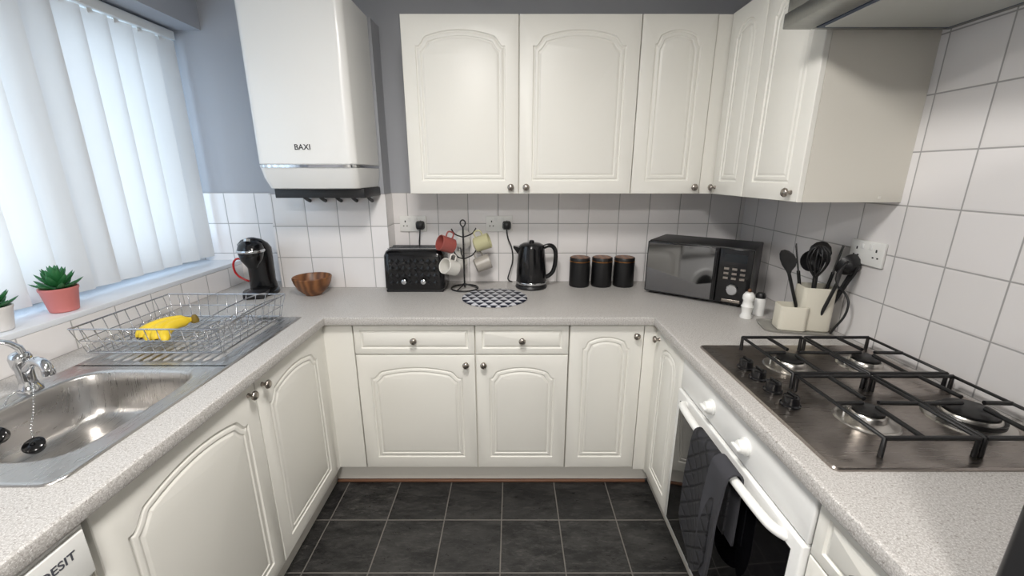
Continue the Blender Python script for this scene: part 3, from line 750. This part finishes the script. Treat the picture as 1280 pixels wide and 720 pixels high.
# ================================================================= HOB
h=root('gas_hob',(0,0,.9005))
X0h,X1h,Y0h,Y1h=.672,1.250,.735,1.385
cxh,cyh=(X0h+X1h)/2,(Y0h+Y1h)/2
loft('steel_plate',[rrect(cxh,cyh,X1h-X0h,Y1h-Y0h,.012,0),rrect(cxh,cyh,X1h-X0h,Y1h-Y0h,.012,.004),rrect(cxh,cyh,X1h-X0h-.006,Y1h-Y0h-.006,.011,.007),rrect(cxh,cyh,X1h-X0h-.05,Y1h-Y0h-.05,.02,.007),rrect(cxh,cyh,X1h-X0h-.06,Y1h-Y0h-.06,.02,.0055)],HOBM,h)
burn=[(.885,1.215,.038,.052),(1.125,1.215,.036,.052),(.885,.915,.032,.047),(1.138,.915,.052,.066)]
ENAM=mat('burner_alloy',srgb(206,202,196),.28,1.0)
for i,(x,y,rc,rb) in enumerate(burn):
    lathe('burner_dish',[(rb+.022,.0057),(rb+.018,.0090),(rb+.010,.0080),(rb-.004,.015),(.02,.016)],ENAM,h,(x,y,0),seg=48)
    lathe('burner_crown',[(rb-.006,.010),(rb-.008,.026),(rb-.012,.030),(.005,.030)],ENAM,h,(x,y,0),seg=48)
    lathe('burner_cap',[(.002,.030),(rc-.002,.030),(rc+.001,.032),(rc+.001,.037),(rc-.004,.040),(.002,.041)],IRON,h,(x,y,0),seg=48)
    if i==3: lathe('wok_ring',[(rc+.006,.012),(rc+.006,.022),(rc+.014,.024),(rc+.014,.012)],IRON,h,(x,y,0),seg=48)
    tube('ignition_pin',[[(x-rb-.004,y+.01,.006),(x-rb-.004,y+.01,.024)]],.002,WHITE,h,smooth=False)
def grate(y0,y1,bs,nm):
    x0,x1=.800,1.235; z=.052; P=[]
    xm=1.01
    for a,b2 in ((x0,xm-.007),(xm+.007,x1)):
        P.append([(a,y0,.006),(a,y0,z),(a,y1,z),(a,y1,.006)])
        P.append([(b2,y0,.006),(b2,y0,z),(b2,y1,z),(b2,y1,.006)])
        P.append([(a,y0,z),(b2,y0,z)]); P.append([(a,y1,z),(b2,y1,z)])
    for (x,y,rc,rb) in bs:
        a,b2=(x0,xm-.007) if x<xm else (xm+.007,x1)
        q=rb*.42
        P.append([(a,y,z),(x-q,y,z+.002)]); P.append([(b2,y,z),(x+q,y,z+.002)])
        P.append([(x,y0,z),(x,y-q,z+.002)]); P.append([(x,y1,z),(x,y+q,z+.002)])
    tube(nm,P,.0056,IRON,h,smooth=False,res=2)
grate(1.075,1.345,burn[:2],'pan_support_a'); grate(.775,1.058,burn[2:],'pan_support_b')
for y in (1.205,1.135,1.062,.985):
    lathe('control_knob',[(.001,.006),(.025,.006),(.025,.010),(.021,.013),(.019,.032),(.015,.035),(.001,.035)],BLK,h,(.740,y,0),seg=32)
    box('knob_grip',(-.003,-.017,.032),(.003,.017,.040),BLK,h,bev=.0015,loc=(.740,y,0))
# ================================================================= OVEN
o=root('built_in_oven')
oy0_,oy1_=.718,1.412
box('cavity_box',(RDX+.02,oy0_+.01,.115),(RX-.02,oy1_-.01,.858),BLKM,o)
box('fascia',(RDX-.004,oy0_,.728),(RDX+.02,oy1_,.858),WHITE,o,bev=.004)
box('door_frame',(RDX-.012,oy0_,.14),(RDX+.02,oy1_,.722),WHITE,o,bev=.005)
box('door_glass',(RDX-.0145,oy0_+.03,.16),(RDX-.011,oy1_-.03,.685),BLKG,o,bev=.001)
box('lower_vent',(RDX+.002,oy0_,.115),(RDX+.02,oy1_,.137),WHITE,o)
for y in (1.175,.975):
    lathe('oven_knob',[(.001,0),(.024,0),(.025,.005),(.020,.009),(.018,.020),(.015,.024),(.001,.025)],WPLAS,o,(RDX-.004,y,.785),(0,-H90,0),seg=36)
    box('knob_bar',(-.004,-.018,.0),(.004,.018,.010),WPLAS,o,bev=.002,loc=(RDX-.028,y,.785),rot=(0,-H90,0))
HA,HBY=.775,1.335
tube('door_handle',[[(RDX-.010,HA,.695),(RDX-.026,HA+.004,.702),(RDX-.042,HA+.035,.708),(RDX-.050,(HA+HBY)/2,.710),(RDX-.042,HBY-.035,.708),(RDX-.026,HBY-.004,.702),(RDX-.010,HBY,.695)]],.0125,WPLAS,o,res=6)
g=root('oven_glove')
def drape(nm,y0,y1,zb_front,zb_back,off,curl,mt,rnd=.35,bulge=.010):
    M=20; vs=[];fs=[]
    hx,hz=RDX-.047,.710; rr=.0165+off
    path=[]
    for i in range(10): path.append((hx+rr*.75,zb_back+(hz-zb_back)*i/10))
    for i in range(9):
        a=math.pi*i/8; path.append((hx+rr*math.cos(a)*(.75 if i<4 else 1),hz+rr*math.sin(a)))
    for i in range(1,17): path.append((hx-rr-.002,hz-(hz-zb_front)*i/16))
    K=len(path)
    for i,(px,pz) in enumerate(path):
        for j in range(M+1):
            t_=j/M; fall=max(0,(hz-pz)); y_=y0+(y1-y0)*t_
            wav=bulge*(1+math.sin(t_*6+curl))*min(1,fall*5) if i>17 else 0
            zz=pz
            if i>18: zz=pz+(1-math.sqrt(max(0,1-(2*t_-1)**2*.9)))*fall*rnd
            vs.append((px-wav,y_,zz))
    for i in range(K-1):
        for j in range(M):
            a=i*(M+1)+j; fs.append((a,a+1,a+M+2,a+M+1))
    ob=mesh(nm,vs,fs,mt,g,ang=80)
    md=ob.modifiers.new('t','SOLIDIFY'); md.thickness=.006; md.offset=0
drape('quilted_panel',.965,1.15,.30,.50,0,0.4,QUILT)
drape('mitt',.925,1.01,.34,.50,.008,2.0,LINING,.5,.006)
# ================================================================= WASHING MACHINE
wmm=root('washing_machine')
box('cabinet',(-1.42,.065,.02),(-.845,.655,.85),WHITE,wmm,bev=.006)
box('control_fascia',(-.846,.067,.735),(-.828,.653,.852),WHITE,wmm,bev=.006)
box('detergent_drawer',(-.829,.43,.745),(-.820,.645,.846),WPLAS,wmm,bev=.003)
text('brand_text','INDESIT',.024,mat('grey_print',srgb(80,82,90),.5),wmm,(-.8195,.578,.812),(H90,0,H90))
lathe('porthole_ring',[(.13,0),(.165,0),(.17,.01),(.165,.02),(.14,.022),(.13,.018)],WPLAS,wmm,(-.846,.36,.42),(0,H90,0),seg=48)
lathe('porthole_glass',[(.132,.008),(.09,.025),(.001,.03)],BLKG,wmm,(-.846,.36,.42),(0,H90,0),seg=48)
lathe('dial',[(.024,0),(.022,.018),(.001,.02)],WPLAS,wmm,(-.829,.30,.79),(0,H90,0))
# ================================================================= FRIDGE
f=root('fridge_freezer')
FB=mat('fridge_black',srgb(40,40,42),.35)
box('cabinet',(.70,-.17,.03),(RX-.012,.438,1.80),FB,f,bev=.006)
box('fridge_door',(.645,-.17,.75),(.697,.438,1.80),FB,f,bev=.01)
box('freezer_door',(.645,-.17,.05),(.697,.438,.742),FB,f,bev=.01)
tube('handles',[[(.645,-.12,.82),(.61,-.12,.84),(.61,-.12,1.15),(.645,-.12,1.17)],[(.645,-.12,.40),(.61,-.12,.42),(.61,-.12,.66),(.645,-.12,.68)]],.009,CHROME,f,smooth=False)
boxes('feet',[((x,y,0),(x+.04,y+.04,.035)) for x in (.72,1.2) for y in (-.14,.37)],BLKM,f)
# ================================================================= CEILING LIGHTS
EM=m_emit('lamp_diffuser',(1,.95,.88,1),6)
for lx,ly,pw in ((-.15,.70,24),(-.15,-1.0,48)):
    cl=root('ceiling_light',(lx,ly,CZ))
    lathe('housing',[(.001,-.001),(.19,-.001),(.195,-.03),(.18,-.045)],WPLAS,cl)
    lathe('diffuser',[(.18,-.045),(.15,-.062),(.08,-.072),(.001,-.075)],EM,cl)
    L=D.lights.new('lamp','AREA'); L.shape='DISK'; L.size=.4; L.energy=pw; L.color=(1,.97,.93)
    lo=D.objects.new('lamp',L); COL.objects.link(lo); lo.parent=cl; lo.location=(0,0,-.09)
wd=D.worlds.new('daylight'); SC.world=wd; wd.use_nodes=True
bg=wd.node_tree.nodes['Background']; bg.inputs[0].default_value=(.60,.80,1,1); bg.inputs[1].default_value=4.4
P=D.lights.new('window_portal','AREA'); P.shape='RECTANGLE'; P.size=1.15; P.size_y=1.95; P.cycles.is_portal=True
po=D.objects.new('window_portal',P); COL.objects.link(po); po.location=(-1.88,1.34,1.6); po.rotation_euler=(0,-H90,0)
cam=D.cameras.new('camera'); co=D.objects.new('camera',cam); COL.objects.link(co)
cam.sensor_width=36; cam.lens=520/1280*36; cam.clip_start=.02
co.location=(0,0,1.5); co.rotation_euler=(math.radians(90)-math.atan(143/520),0,0)
SC.camera=co
SC.view_settings.view_transform='Standard'
